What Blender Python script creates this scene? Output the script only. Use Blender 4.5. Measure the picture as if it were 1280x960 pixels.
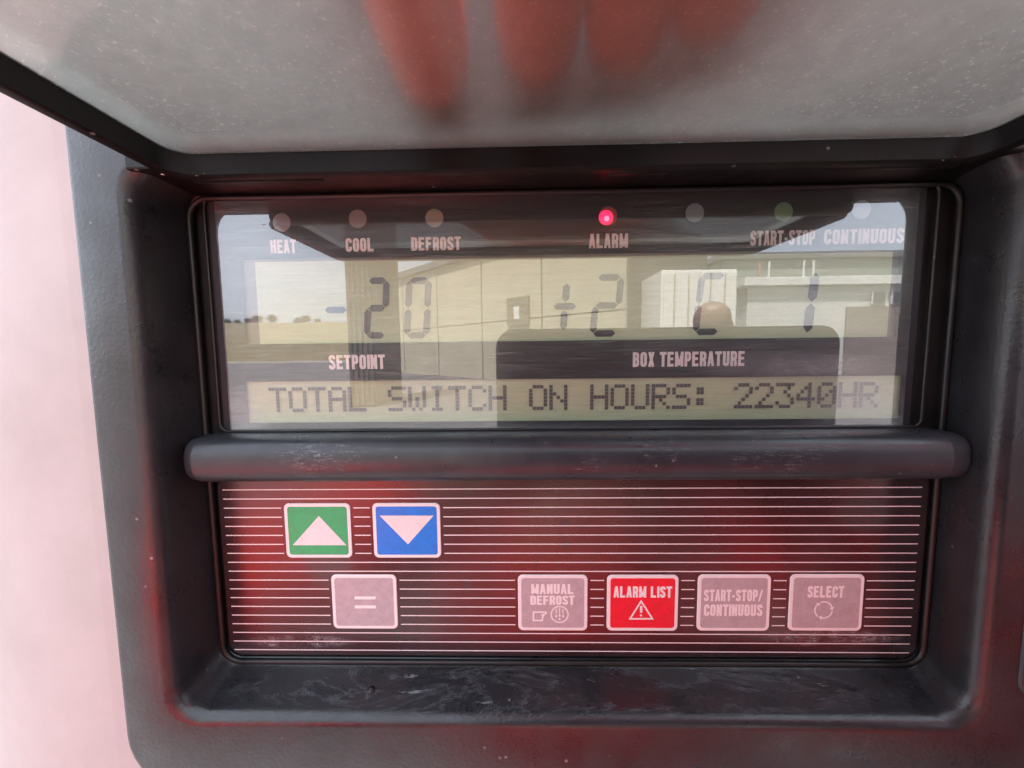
import bpy, bmesh, math, random
from math import sin, cos, pi, radians, atan, tan, sqrt
from mathutils import Vector, Matrix, geometry
random.seed(7)
for o in list(bpy.data.objects): bpy.data.objects.remove(o)
scene = bpy.context.scene
C = scene.collection
MM = 0.001
# ---------------------------------------------------------------- camera
F = 480.0; D = 93.0
_a = atan(10/480); _b = atan(40/480); _r = radians(0.64)
fw = Vector((-sin(_a)*cos(_b), cos(_a)*cos(_b), -sin(_b)))
ri = fw.cross(Vector((0, 0, 1))).normalized(); up = ri.cross(fw)
up2 = up*cos(_r) + ri*sin(_r); ri2 = ri*cos(_r) - up*sin(_r)
cam = bpy.data.cameras.new('camera'); camo = bpy.data.objects.new('camera', cam); C.objects.link(camo)
cam.sensor_fit = 'HORIZONTAL'; cam.sensor_width = 36; cam.lens = 36*F/1280
cam.clip_start = 0.002; cam.clip_end = 3000
M = Matrix((ri2, up2, -fw)).transposed().to_4x4(); M.translation = Vector((0, -D*MM, 0))
camo.matrix_world = M
scene.camera = camo
def at(u, v, Y=0.0):
    """photograph position (1280x960) -> x, z in mm on the plane at depth Y mm"""
    d = fw*F + ri2*(u-640) - up2*(v-480)
    t = (Y + D)/d.y
    return d.x*t, d.z*t
# ---------------------------------------------------------------- light
SUN_EL, SUN_AZ = radians(62), radians(-30)      # azimuth from +Y, clockwise seen from above
w = bpy.data.worlds.new('World'); scene.world = w; w.use_nodes = True
nt = w.node_tree; nt.nodes.clear()
sky = nt.nodes.new('ShaderNodeTexSky'); sky.sky_type = 'NISHITA'; sky.sun_disc = False
sky.sun_elevation = SUN_EL; sky.sun_rotation = SUN_AZ
sky.air_density = 1.3; sky.dust_density = 4.0; sky.ozone_density = 1.0
bg = nt.nodes.new('ShaderNodeBackground'); bg.inputs[1].default_value = 0.10
ou = nt.nodes.new('ShaderNodeOutputWorld')
tc = nt.nodes.new('ShaderNodeTexCoord'); cn = nt.nodes.new('ShaderNodeTexNoise'); cn.inputs['Scale'].default_value = 2.2; cn.inputs['Detail'].default_value = 6
cmap = nt.nodes.new('ShaderNodeMapping'); cmap.inputs['Scale'].default_value = (1, 1, 2.6)
nt.links.new(tc.outputs['Generated'], cmap.inputs[0]); nt.links.new(cmap.outputs[0], cn.inputs['Vector'])
cr = nt.nodes.new('ShaderNodeMapRange'); cr.inputs[1].default_value = .3; cr.inputs[2].default_value = .7; cr.inputs[3].default_value = .5; cr.inputs[4].default_value = .9
nt.links.new(cn.outputs['Fac'], cr.inputs[0])
cx = nt.nodes.new('ShaderNodeMix'); cx.data_type = 'RGBA'; cx.inputs[7].default_value = (8.2, 9.0, 10.2, 1)
nt.links.new(cr.outputs[0], cx.inputs[0]); nt.links.new(sky.outputs[0], cx.inputs[6])
nt.links.new(cx.outputs[2], bg.inputs[0]); nt.links.new(bg.outputs[0], ou.inputs[0])
sl = bpy.data.lights.new('sun', 'SUN'); sl.energy = 5.0; sl.angle = radians(3); sl.color = (1, .95, .88)
so = bpy.data.objects.new('sun', sl); C.objects.link(so)
sd = Vector((sin(SUN_AZ)*cos(SUN_EL), cos(SUN_AZ)*cos(SUN_EL), sin(SUN_EL)))
so.rotation_euler = sd.to_track_quat('Z', 'Y').to_euler()
scene.view_settings.view_transform = 'Standard'; scene.view_settings.look = 'None'
scene.view_settings.gamma = 1; scene.view_settings.exposure = 1.98
scene.cycles.max_bounces = 12; scene.cycles.transparent_max_bounces = 16
scene.cycles.glossy_bounces = 5; scene.cycles.diffuse_bounces = 4
scene.cycles.use_denoising = True
# ---------------------------------------------------------------- helpers
def tag(o, label=None, cat=None, group=None, kind=None):
    if label: o['label'] = label
    if cat: o['category'] = cat
    if group: o['group'] = group
    if kind: o['kind'] = kind
    return o
def empty(name, loc, label, cat, group=None):
    o = bpy.data.objects.new(name, None); C.objects.link(o); o.location = loc
    o.empty_display_size = .01
    return tag(o, label, cat, group)
def link_mesh(name, verts, faces, mat, parent=None, smooth=False, scale=MM, mats=None, idx=None):
    me = bpy.data.meshes.new(name)
    me.from_pydata([Vector(v)*scale for v in verts], [], faces)
    o = bpy.data.objects.new(name, me); C.objects.link(o)
    for m in (mats or [mat]): me.materials.append(m)
    if idx: 
        for p, i in zip(me.polygons, idx): p.material_index = i
    if smooth:
        for p in me.polygons: p.use_smooth = True
    if parent:
        o.parent = parent; 
        pt = parent; off = Vector((0, 0, 0))
        while pt: off += pt.location; pt = pt.parent
        o.location = -off
    return o
def from_bm(name, bm, mat, parent=None, smooth=False, scale=MM):
    bmesh.ops.recalc_face_normals(bm, faces=bm.faces)
    bm.verts.index_update()
    vs = [v.co.copy() for v in bm.verts]; fs = [[v.index for v in f.verts] for f in bm.faces]
    bm.free()
    return link_mesh(name, vs, fs, mat, parent, smooth, scale)
def autosmooth(o, ang=40):
    me = o.data
    for p in me.polygons: p.use_smooth = True
    me.set_sharp_from_angle(angle=radians(ang))
    return o
def rrect(x0, x1, z0, z1, r, n=8):
    pts = []
    for cx, cz, a0 in ((x1-r, z1-r, 0), (x0+r, z1-r, 90), (x0+r, z0+r, 180), (x1-r, z0+r, 270)):
        for k in range(n+1):
            a = radians(a0 + 90*k/n); pts.append((cx+r*cos(a), cz+r*sin(a)))
    return pts
def loft(rings, cap0=False, cap1=False):
    """rings: list of lists of 3D points, same count, closed loops"""
    vs = []; fs = []; n = len(rings[0])
    for r in rings: vs += r
    for i in range(len(rings)-1):
        for k in range(n):
            a = i*n+k; b = i*n+(k+1) % n
            fs.append((a, b, b+n, a+n))
    if cap0: fs.append(tuple(range(n))[::-1])
    if cap1: fs.append(tuple(range((len(rings)-1)*n, len(rings)*n)))
    return vs, fs
def R3(pts, Y): return [(x, Y, z) for x, z in pts]
def cdt(loops, holes=()):
    """flat face with holes: triangles whose centre is in the outer loop and not in a hole"""
    vs = []; es = []
    for lp in list(loops)+list(holes):
        s = len(vs); vs += [Vector(p) for p in lp]
        es += [(s+k, s+(k+1) % len(lp)) for k in range(len(lp))]
    v2, e2, f2, *_ = geometry.delaunay_2d_cdt(vs, es, [], 0, 1e-5)
    def inside(p, lp):
        c = False; n = len(lp)
        for i in range(n):
            a, b = lp[i], lp[i-1]
            if (a[1] > p[1]) != (b[1] > p[1]) and p[0] < (b[0]-a[0])*(p[1]-a[1])/(b[1]-a[1])+a[0]: c = not c
        return c
    out = []
    for f in f2:
        c = sum((v2[i] for i in f), Vector((0, 0)))/len(f)
        if any(inside(c, l) for l in loops) and not any(inside(c, h) for h in holes): out.append(tuple(f))
    return [tuple(v) for v in v2], out
def union(polys):
    """union of overlapping 2D polygons as non-overlapping triangles"""
    vs = []; fs = []
    for p in polys:
        ar = sum(p[i-1][0]*p[i][1]-p[i][0]*p[i-1][1] for i in range(len(p)))
        if abs(ar) < 1e-9: continue
        if ar < 0: p = p[::-1]
        s = len(vs); vs += [Vector(q) for q in p]; fs.append(tuple(range(s, s+len(p))))
    es = [(f[i-1], f[i]) for f in fs for i in range(len(f))]
    v2, e2, f2, *_ = geometry.delaunay_2d_cdt(vs, es, [], 0, 1e-5)
    def inside(p, lp):
        c = False
        for i in range(len(lp)):
            a, b = lp[i], lp[i-1]
            if (a[1] > p[1]) != (b[1] > p[1]) and p[0] < (b[0]-a[0])*(p[1]-a[1])/(b[1]-a[1])+a[0]: c = not c
        return c
    out = []
    for f in f2:
        c = sum((v2[i] for i in f), Vector((0, 0)))/len(f)
        if any(inside(c, l) for l in polys): out.append(tuple(f))
    return [tuple(v) for v in v2], out
def flat(name, v2, f2, Y, mat, parent, shear=None):
    o = link_mesh(name, [(x, Y, z) for x, z in v2], [tuple(f) for f in f2], mat, parent)
    me = o.data; me.update()
    for p in me.polygons:
        if p.normal.y > 0: p.flip()
    return o
def box(bm, x0, x1, y0, y1, z0, z1, bev=0, seg=2):
    r = bmesh.ops.create_cube(bm, size=1)
    for v in r['verts']:
        v.co = Vector(((x0+x1)/2+v.co.x*(x1-x0), (y0+y1)/2+v.co.y*(y1-y0), (z0+z1)/2+v.co.z*(z1-z0)))
    if bev:
        es = list({e for v in r['verts'] for e in v.link_edges})
        bmesh.ops.bevel(bm, geom=es, offset=bev, segments=seg, affect='EDGES', profile=.5)
def boxobj(name, dims, mat, parent=None, bev=0, scale=MM, seg=2):
    bm = bmesh.new(); box(bm, *dims, bev=bev, seg=seg)
    return from_bm(name, bm, mat, parent, False, scale)
# ---------------------------------------------------------------- materials
class Mt:
    def __init__(s, name, base=(.5, .5, .5), rough=.5, spec=.5, metal=0, **kw):
        s.m = bpy.data.materials.new(name); s.m.use_nodes = True; s.t = s.m.node_tree
        s.b = s.t.nodes['Principled BSDF']; s.out = s.t.nodes['Material Output']
        s.b.inputs['Base Color'].default_value = (*base, 1); s.b.inputs['Roughness'].default_value = rough
        s.b.inputs['Specular IOR Level'].default_value = spec; s.b.inputs['Metallic'].default_value = metal
        s.geo = s.t.nodes.new('ShaderNodeNewGeometry').outputs['Position']
        for k, v in kw.items(): s.b.inputs[k.replace('_', ' ')].default_value = v
    def n(s, t, **kw):
        x = s.t.nodes.new(t)
        for k, v in kw.items(): setattr(x, k, v)
        return x
    def l(s, a, b): s.t.links.new(a, b)
    def pos(s, sc=(1, 1, 1), loc=(0, 0, 0), rot=(0, 0, 0)):
        mp = s.n('ShaderNodeMapping'); s.l(s.geo, mp.inputs[0])
        mp.inputs['Scale'].default_value = sc; mp.inputs['Location'].default_value = loc; mp.inputs['Rotation'].default_value = rot
        return mp.outputs[0]
    def noise(s, scale, detail=4, rough=.6, vec=None, dist=0):
        x = s.n('ShaderNodeTexNoise'); x.inputs['Scale'].default_value = scale; x.inputs['Detail'].default_value = detail
        x.inputs['Roughness'].default_value = rough; x.inputs['Distortion'].default_value = dist
        s.l(vec or s.geo, x.inputs['Vector']); return x.outputs['Fac']
    def ramp(s, fac, stops, smooth=False):
        x = s.n('ShaderNodeValToRGB'); s.l(fac, x.inputs[0]); cr = x.color_ramp
        if smooth: cr.interpolation = 'EASE'
        while len(cr.elements) < len(stops): cr.elements.new(.5)
        for e, (p, c) in zip(cr.elements, stops):
            e.position = p; e.color = (c, c, c, 1) if not isinstance(c, tuple) else (*c, 1)
        return x.outputs[0]
    def math(s, op, a, b=None):
        x = s.n('ShaderNodeMath', operation=op)
        for i, v in enumerate((a, b)):
            if v is None: continue
            if isinstance(v, (int, float)): x.inputs[i].default_value = v
            else: s.l(v, x.inputs[i])
        return x.outputs[0]
    def mix(s, fac, a, b, bt='MIX'):
        x = s.n('ShaderNodeMix', data_type='RGBA', blend_type=bt)
        for i, v in ((0, fac), (6, a), (7, b)):
            if isinstance(v, (int, float)): x.inputs[i].default_value = v
            elif isinstance(v, tuple): x.inputs[i].default_value = (*v, 1)
            else: s.l(v, x.inputs[i])
        return x.outputs[2]
    def bump(s, h, strength=.3, dist=.0002, chain=None):
        x = s.n('ShaderNodeBump'); x.inputs['Strength'].default_value = strength; x.inputs['Distance'].default_value = dist
        s.l(h, x.inputs['Height'])
        if chain: s.l(chain, x.inputs['Normal'])
        return x.outputs[0]
    def col(s, c): s.l(c, s.b.inputs['Base Color'])
    def rgh(s, c): s.l(c, s.b.inputs['Roughness'])
    def nrm(s, c): s.l(c, s.b.inputs['Normal'])
    def blob(s, x, z, rx, rz, y=None, ry=None, feather=.5):
        """soft spot mask round a place in mm (a scuff, a stain)"""
        mp = s.n('ShaderNodeMapping'); mp.vector_type = 'POINT'
        s.l(s.geo, mp.inputs[0])
        sx, sz = 1/(rx*MM), 1/(rz*MM)
        mp.inputs['Scale'].default_value = (sx, 0 if y is None else 1/(ry*MM), sz)
        mp.inputs['Location'].default_value = (-x*MM*sx, 0 if y is None else -y*MM/(ry*MM), -z*MM*sz)
        ln = s.n('ShaderNodeVectorMath', operation='LENGTH'); s.l(mp.outputs[0], ln.inputs[0])
        mr = s.n('ShaderNodeMapRange'); s.l(ln.outputs['Value'], mr.inputs[0])
        mr.inputs[1].default_value = 1; mr.inputs[2].default_value = 1-feather; mr.inputs[3].default_value = 0; mr.inputs[4].default_value = 1
        mr.interpolation_type = 'SMOOTHSTEP'
        return mr.outputs[0]
def scuffs(m, colr, spots, base, scale=900, thr=(.50, .62), colour=(.5, .5, .5), amt=.38):
    """whitish scuffs in named spots over base colour socket"""
    tot = None
    for sp in spots:
        b = m.blob(*sp); tot = b if tot is None else m.math('MAXIMUM', tot, b)
    g = m.ramp(m.noise(scale, 5, .7, m.pos((.5, 1, 2.6))), [(thr[0], 0.0), (thr[1], 1.0)])
    g2 = m.ramp(m.noise(scale*3.1, 4, .7), [(.42, 0.0), (.62, 1.0)]); g3 = m.ramp(m.noise(scale*.18, 3, .6), [(.40, .08), (.62, 1.0)])
    f = m.math('MULTIPLY', m.math('MULTIPLY', m.math('MULTIPLY', g, g2), m.math('MULTIPLY', tot, g3)), amt)
    return m.mix(f, base, colour)
def plastic(name, base, rough=.42, spots=(), grain=.7, spec=.5, ledge=False):
    m = Mt(name, base, rough, spec)
    d = m.noise(60, 5, .65); fine = m.noise(1100, 3, .6)
    c = m.mix(m.ramp(d, [(.35, .0), (.75, 1.0)]), tuple(v*.8 for v in base), tuple(v*1.35+.004 for v in base))
    dots = m.n('ShaderNodeTexVoronoi'); dots.inputs['Scale'].default_value = 220; m.l(m.geo, dots.inputs['Vector'])
    sp = m.math('MULTIPLY', m.ramp(dots.outputs['Distance'], [(.05, 1.0), (.10, 0.0)]), m.ramp(m.noise(90, 2), [(.52, 0.0), (.6, .6)]))
    c = m.mix(sp, c, (.3, .3, .3))
    if spots: c = scuffs(m, None, spots, c)
    rr_ = m.ramp(m.noise(140, 4), [(.3, rough-.08), (.75, rough+.14)])
    if ledge:       # dried water marks, rubbed streaks and grime on the lower ledge
        L = m.blob(10, -82.2, 100, 4.2, -5, 9, .35)
        st_ = m.noise(1.0, 6, .7, m.pos((28, 60, 260)), .8)
        wet = m.math('MULTIPLY', m.ramp(st_, [(.52, 0.0), (.58, .8)]), L)
        rim_ = m.math('MULTIPLY', m.ramp(st_, [(.485, 0.0), (.497, 1.0), (.512, 0.0)]), L)
        c = m.mix(wet, c, (.008, .010, .013)); c = m.mix(m.math('MULTIPLY', rim_, .35), c, (.16, .17, .19))
        scr = m.math('MULTIPLY', m.ramp(m.noise(1.0, 4, .8, m.pos((90, 400, 1400), rot=(0, .5, 0))), [(.66, 0.0), (.70, 1.0)]), L)
        c = m.mix(m.math('MULTIPLY', scr, .5), c, (.35, .36, .38))
        rr_ = m.mix(wet, rr_, (.16, .16, .16))
    m.col(c)
    m.rgh(rr_)
    m.nrm(m.bump(fine, grain, .00012, m.bump(m.noise(25, 3), .25, .0006)))
    return m.m
P_house = plastic('charcoal_plastic', (.019, .019, .022), .31, spec=.55, ledge=True)
P_bar = plastic('worn_bar_plastic', (.030, .032, .038), .33,
                [(*at(395, 578, -12), 14, 5), (*at(970, 580, -12), 13, 4), (*at(830, 566, -12), 9, 3.5), (*at(735, 585, -12), 7, 3), (*at(1045, 575, -12), 6, 3)], .25)
P_lid = plastic('lid_rim_plastic', (.006, .0045, .0045), .42, grain=.2, spec=.22)
P_gask = plastic('seal_rubber', (.010, .008, .008), .4, grain=.1)
# key / print paints
def paint(name, base, rough=.34, mottle=.5, spec=.5):
    m = Mt(name, base, rough, spec)
    n1 = m.ramp(m.noise(420, 5, .7), [(.38, 0.0), (.72, 1.0)]); n2 = m.ramp(m.noise(2200, 3, .6), [(.6, 0.0), (.72, 1.0)])
    c = m.mix(m.math('MULTIPLY', n1, mottle), base, tuple(v*.55+.02 for v in base))
    c = m.mix(m.math('MULTIPLY', n2, mottle*1.2), c, tuple(v*.3+.02 for v in base))
    m.col(c); m.nrm(m.bump(m.noise(1500, 2), .12, .0001)); return m.m
K_green = paint('green_print', (.0, .42, .17)); K_blue = paint('blue_print', (.0, .22, .78))
K_grey = paint('grey_print', (.46, .39, .42), mottle=.45); K_red = paint('red_print', (.80, .012, .035)); K_white = paint('white_print', (.80, .76, .77), mottle=.1)
K_sym = paint('symbol_print', (.78, .73, .74), mottle=.22)
L_white = paint('lettering_print', (.85, .76, .80), .5, .06, .3)
def keypad_mat():
    m = Mt('keypad_membrane', (.018, .012, .016), .2, 1.0)
    base = m.mix(m.ramp(m.noise(70, 5), [(.4, 0.0), (.8, 1.0)]), (.016, .009, .012), (.034, .022, .027))
    s1 = (*at(375, 802), 17, 2.2); s2 = (*at(1045, 796), 21, 2.4)
    c = scuffs(m, None, [s1, s2, (*at(1000, 800), 8, 2)], base, 1000, (.42, .56), (.6, .62, .64), .9)
    sm = None
    for u, v, a, b in ((705, 655, 1.6, 1.4), (707, 681, 1.6, 1.2), (585, 731, 1.2, 2), (410, 700, 8, 10), (1080, 640, 9, 7)):
        q = m.blob(*at(u, v), a, b, feather=.6); sm = q if sm is None else m.math('MAXIMUM', sm, q)
    c = m.mix(m.math('MULTIPLY', sm, .25), c, (.06, .05, .05))
    m.col(c)
    r = m.ramp(m.noise(45, 5, .65, m.pos((1, 1, .5))), [(.3, .22), (.75, .36)])
    m.rgh(m.math('ADD', r, m.math('MULTIPLY', sm, .2)))
    m.nrm(m.bump(m.noise(35, 3), .12, .0005, m.bump(m.noise(1300, 2), .10, .0001)))
    return m.m
K_pad = keypad_mat()
def pane_mat():
    """scratched clear pane: straight-through plus a mirror share that follows Fresnel"""
    m = Mt('display_pane_glass'); m.t.nodes.remove(m.b)
    tr = m.n('ShaderNodeBsdfTransparent'); tr.inputs[0].default_value = (.93, .94, .92, 1)
    gl = m.n('ShaderNodeBsdfGlossy'); gl.inputs['Roughness'].default_value = .004
    g2 = m.n('ShaderNodeBsdfGlossy'); g2.inputs['Roughness'].default_value = .28; g2.inputs[0].default_value = (.9, .9, .92, 1)
    fr = m.n('ShaderNodeFresnel'); fr.inputs[0].default_value = 1.85
    # long wiping scratches
    sc = m.noise(1.0, 6, .75, m.pos((60, 60, 2600), rot=(0, radians(3), 0)))
    sc2 = m.noise(1.0, 5, .7, m.pos((180, 180, 3800), rot=(0, radians(-22), 0)))
    sm = m.noise(38, 5, .6, None, 1.2)
    bm1 = m.bump(sm, .006, .0006, m.bump(sc, .008, .00002)); m.l(bm1, gl.inputs['Normal'])
    notback = m.math('SUBTRACT', 1.0, m.n('ShaderNodeNewGeometry').outputs['Backfacing'])
    f = m.math('MULTIPLY', m.math('MULTIPLY', fr.outputs[0], 1.9), notback)
    ms = m.n('ShaderNodeMixShader'); m.l(f, ms.inputs[0]); m.l(tr.outputs[0], ms.inputs[1]); m.l(gl.outputs[0], ms.inputs[2])
    # haze of fine scratches and dried wipe marks
    hz = m.math('MULTIPLY', m.ramp(sc, [(.47, .0), (.74, 1.0)]), .15)
    hz2 = m.math('MULTIPLY', m.ramp(sc2, [(.56, .0), (.70, 1.0)]), .15)
    edge = None
    for b in ((*at(1060, 505), 17, 8), (*at(1000, 460), 30, 5), (*at(1110, 540), 9, 7), (*at(300, 520), 11, 10), (*at(660, 540), 60, 2.5)):
        q = m.blob(*b, feather=.9); edge = q if edge is None else m.math('MAXIMUM', edge, q)
    hz3 = m.math('MULTIPLY', m.math('MULTIPLY', edge, m.ramp(sm, [(.3, .2), (.7, 1.0)])), .30)
    tot = m.math('MULTIPLY', m.math('ADD', m.math('ADD', hz, hz2), m.math('ADD', hz3, .045)), notback)
    df = m.n('ShaderNodeBsdfDiffuse'); df.inputs[0].default_value = (.62, .62, .64, 1)
    mh = m.n('ShaderNodeMixShader'); mh.inputs[0].default_value = .5; m.l(g2.outputs[0], mh.inputs[1]); m.l(df.outputs[0], mh.inputs[2])
    m3 = m.n('ShaderNodeMixShader'); m.l(tot, m3.inputs[0]); m.l(ms.outputs[0], m3.inputs[1]); m.l(mh.outputs[0], m3.inputs[2])
    m.l(m3.outputs[0], m.out.inputs[0]); return m.m
G_pane = pane_mat()
def lid_glass():
    m = Mt('dusty_lid_acrylic'); m.t.nodes.remove(m.b)
    tr = m.n('ShaderNodeBsdfTransparent'); tr.inputs[0].default_value = (.92, .91, .88, 1)
    gl = m.n('ShaderNodeBsdfGlossy'); gl.inputs['Roughness'].default_value = .03
    df = m.n('ShaderNodeBsdfDiffuse'); tl = m.n('ShaderNodeBsdfTranslucent')
    grime = m.noise(330, 6, .75); big = m.noise(18, 4, .6)
    c = m.mix(m.ramp(grime, [(.35, 0.0), (.7, 1.0)]), (.33, .34, .305), (.46, .475, .43))
    vo = m.n('ShaderNodeTexVoronoi'); vo.inputs['Scale'].default_value = 260; m.l(m.geo, vo.inputs['Vector'])
    sp = m.math('MULTIPLY', m.ramp(vo.outputs['Distance'], [(.05, 1.0), (.12, 0.0)]), m.ramp(m.noise(120, 2), [(.55, 0.0), (.66, .8)]))
    sp = m.math('MAXIMUM', sp, m.math('MULTIPLY', m.ramp(m.noise(1500, 3, .6), [(.60, 0.0), (.68, 1.0)]), .45))
    c = m.mix(sp, c, (.8, .76, .66))
    for s in (df, tl): m.l(c, s.inputs[0])
    dm = m.n('ShaderNodeMixShader'); dm.inputs[0].default_value = .62; m.l(df.outputs[0], dm.inputs[1]); m.l(tl.outputs[0], dm.inputs[2])
    d = m.math('ADD', m.ramp(big, [(.3, .32), (.75, .44)]), m.math('MULTIPLY', sp, .5))
    rf = m.n('ShaderNodeBsdfRefraction'); rf.inputs['IOR'].default_value = 1.12; rf.inputs['Roughness'].default_value = .38; rf.inputs[0].default_value = (.95, .94, .92, 1)
    m0 = m.n('ShaderNodeMixShader'); m0.inputs[0].default_value = .45; m.l(tr.outputs[0], m0.inputs[1]); m.l(rf.outputs[0], m0.inputs[2])
    m1 = m.n('ShaderNodeMixShader'); m.l(d, m1.inputs[0]); m.l(m0.outputs[0], m1.inputs[1]); m.l(dm.outputs[0], m1.inputs[2])
    fr = m.n('ShaderNodeFresnel'); fr.inputs[0].default_value = 1.5
    notback = m.math('SUBTRACT', 1.0, m.n('ShaderNodeNewGeometry').outputs['Backfacing'])
    f = m.math('MULTIPLY', m.math('MULTIPLY', fr.outputs[0], 1.3), notback)
    m.l(m.bump(m.noise(30, 3), .06, .0006), gl.inputs['Normal'])
    m2 = m.n('ShaderNodeMixShader'); m.l(f, m2.inputs[0]); m.l(m1.outputs[0], m2.inputs[1]); m.l(gl.outputs[0], m2.inputs[2])
    m.l(m2.outputs[0], m.out.inputs[0]); return m.m
G_lid = lid_glass()
def lcd(name, base):
    m = Mt(name, base, .45, .3)
    c = m.mix(m.ramp(m.noise(1.0, 4, .6, m.pos((60, 60, 900))), [(.35, 0.0), (.75, 1.0)]), base, tuple(v*.86 for v in base))
    m.col(c); return m.m
M_lcd = lcd('lcd_olive', (.62, .73, .53)); M_lcd2 = lcd('lcd_amber', (.63, .68, .47)); M_lcdedge = lcd('lcd_border', (.26, .26, .24))
M_ink = Mt('lcd_ink', (.045, .055, .085), .4).m; M_inkd = Mt('lcd_ink_dark', (.014, .018, .035), .4).m; M_inkf = Mt('lcd_ink_washed_out', (.17, .175, .17), .4).m; M_ink2 = Mt('matrix_ink', (.13, .125, .13), .4).m  # paler ink paints in the wash of reflections and viewing angle
M_ghost = Mt('lcd_shadow', (.30, .29, .21), .5).m
M_mask = Mt('black_mask_print', (.022, .020, .026), .5, .4).m
def lens_mat(name, c, e=None):
    m = Mt(name, c, .25, .5)
    m.b.inputs['Coat Weight'].default_value = .6
    if e: m.b.inputs['Emission Color'].default_value = (*e, 1); m.b.inputs['Emission Strength'].default_value = 2.2
    return m.m
LED = lens_mat('clear_lamp_lens', (.30, .29, .30)); LEDc = lens_mat('cream_lamp_lens', (.36, .33, .28)); LEDg = lens_mat('green_lamp_lens', (.20, .34, .20)); LEDb = lens_mat('blue_grey_lamp_lens', (.30, .34, .40))
LEDr = lens_mat('red_lamp_lens', (.5, .1, .14)); LEDon = lens_mat('lit_red_lamp', (.9, .02, .03), (1, .006, .03)); LEDhot = lens_mat('lit_lamp_core', (1, .3, .4), (1, .05, .09))
def wall_mat():
    m = Mt('white_gelcoat', (.52, .51, .50), .35, .2)
    sp = m.ramp(m.noise(900, 4, .7), [(.62, 0.0), (.70, 1.0)])
    c = m.mix(m.ramp(m.noise(40, 6, .7), [(.35, 0.0), (.8, 1.0)]), (.42, .41, .40), (.35, .34, .325))
    c = m.mix(m.math('MULTIPLY', sp, .6), c, (.45, .38, .34))
    m.col(c); m.nrm(m.bump(m.noise(300, 4), .12, .0004)); return m.m
M_wall = wall_mat()
# ---------------------------------------------------------------- ground and sky side (seen mirrored in the pane)
def simple(name, base, rough=.7, sc=3.0, var=.3, spec=.4):
    m = Mt(name, base, rough, spec)
    m.col(m.mix(m.ramp(m.noise(sc, 6, .65), [(.3, 0.0), (.75, 1.0)]), base, tuple(v*(1-var) for v in base))); return m.m
GZ = -1.45
gm = Mt('asphalt', (.06, .06, .06), .85); gm.col(gm.mix(gm.ramp(gm.noise(.6, 8, .7), [(.3, 0.0), (.7, 1.0)]), (.10, .097, .10), (.17, .16, .16)))
gm.nrm(gm.bump(gm.noise(60, 4), .3, .01))
bm = bmesh.new()
vs = [bm.verts.new(p) for p in ((-900, -1500, GZ), (900, -1500, GZ), (900, 300, GZ), (-900, 300, GZ))]; bm.faces.new(vs)
g = from_bm('ground', bm, gm.m, scale=1); tag(g, kind='structure')
for p in g.data.polygons:
    if p.normal.z < 0: p.flip()
# grass verge rising behind a pale kerb
bm = bmesh.new(); prof = [(-65.0, GZ+.004), (-66, GZ+1.0), (-82, GZ+5.0), (-110, GZ+10.6), (-190, GZ+12)]
rows = []
for i, x in enumerate(range(-200, 30, 8)):
    rows.append([bm.verts.new((x, y, z+(random.uniform(-.12, .12) if j else 0))) for j, (y, z) in enumerate(prof)])
for a, b in zip(rows, rows[1:]):
    for j in range(len(prof)-1): bm.faces.new((a[j], b[j], b[j+1], a[j+1]))
tag(from_bm('grass_bank', bm, simple('dry_grass', (.24, .20, .11), .9, 1.2, .5), scale=1, smooth=True), kind='structure')
k = boxobj('kerb', (-200, 20, -64.98, -64.2, GZ+.002, GZ+.3), simple('kerb_stone', (.55, .54, .5)), scale=1, bev=.02); tag(k, kind='structure')
M_bark = simple('bark', (.12, .09, .07)); M_twig = simple('bare_twigs', (.17, .14, .11)); M_leaf = simple('far_leaves', (.07, .09, .045), .8, 2, .6)
def tree(x, y, z, h, label, dense):
    t = empty('field_tree', (x, y, z), label, 'tree', 'trees beyond the grass bank')
    bm = bmesh.new()
    def limb(a, b, r0, r1):
        d = (b-a).normalized(); s = d.orthogonal().normalized(); u2 = d.cross(s)
        A = [bm.verts.new(a+(s*cos(q*pi/3)+u2*sin(q*pi/3))*r0) for q in range(6)]
        B = [bm.verts.new(b+(s*cos(q*pi/3)+u2*sin(q*pi/3))*r1) for q in range(6)]
        for q in range(6): bm.faces.new((A[q], A[(q+1) % 6], B[(q+1) % 6], B[q]))
    tips = []
    def grow(p, d, L, r, lv):
        q = p+d*L; limb(p, q, r, r*.6)
        if lv == 0: tips.append(q); return
        for _ in range(3):
            dd = (d+Vector((random.uniform(-.8, .8), random.uniform(-.8, .8), random.uniform(-.1, .5)))).normalized()
            grow(q, dd, L*.7, r*.55, lv-1)
    base = Vector((x, y, z)); grow(base, Vector((0, 0, 1)), h*.16, h*.03, 4)
    o = from_bm('trunk', bm, M_bark, t, scale=1)
    bm = bmesh.new()
    for q in tips:
        for _ in range(16 if dense else 2):
            c = q+Vector([random.gauss(0, h*.08) for _ in range(3)]); s = h*random.uniform(.012, .03)
            a = Vector([random.gauss(0, 1) for _ in range(3)]).normalized(); b = a.orthogonal().normalized()
            bm.faces.new([bm.verts.new(c+v) for v in (a*s, b*s, -a*s, -b*s)])
    from_bm('crown', bm, M_leaf if dense else M_twig, t, scale=1)
for i in range(13):
    tree(-108+i*4.1+random.uniform(-1, 1), -113+random.uniform(-3, 3), GZ+9.4, random.uniform(3.6, 6.4), ('first second third fourth fifth sixth seventh eighth ninth tenth eleventh twelfth thirteenth'.split()[i])+' tree from the left in the hedgerow on the grass bank', True)
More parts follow.
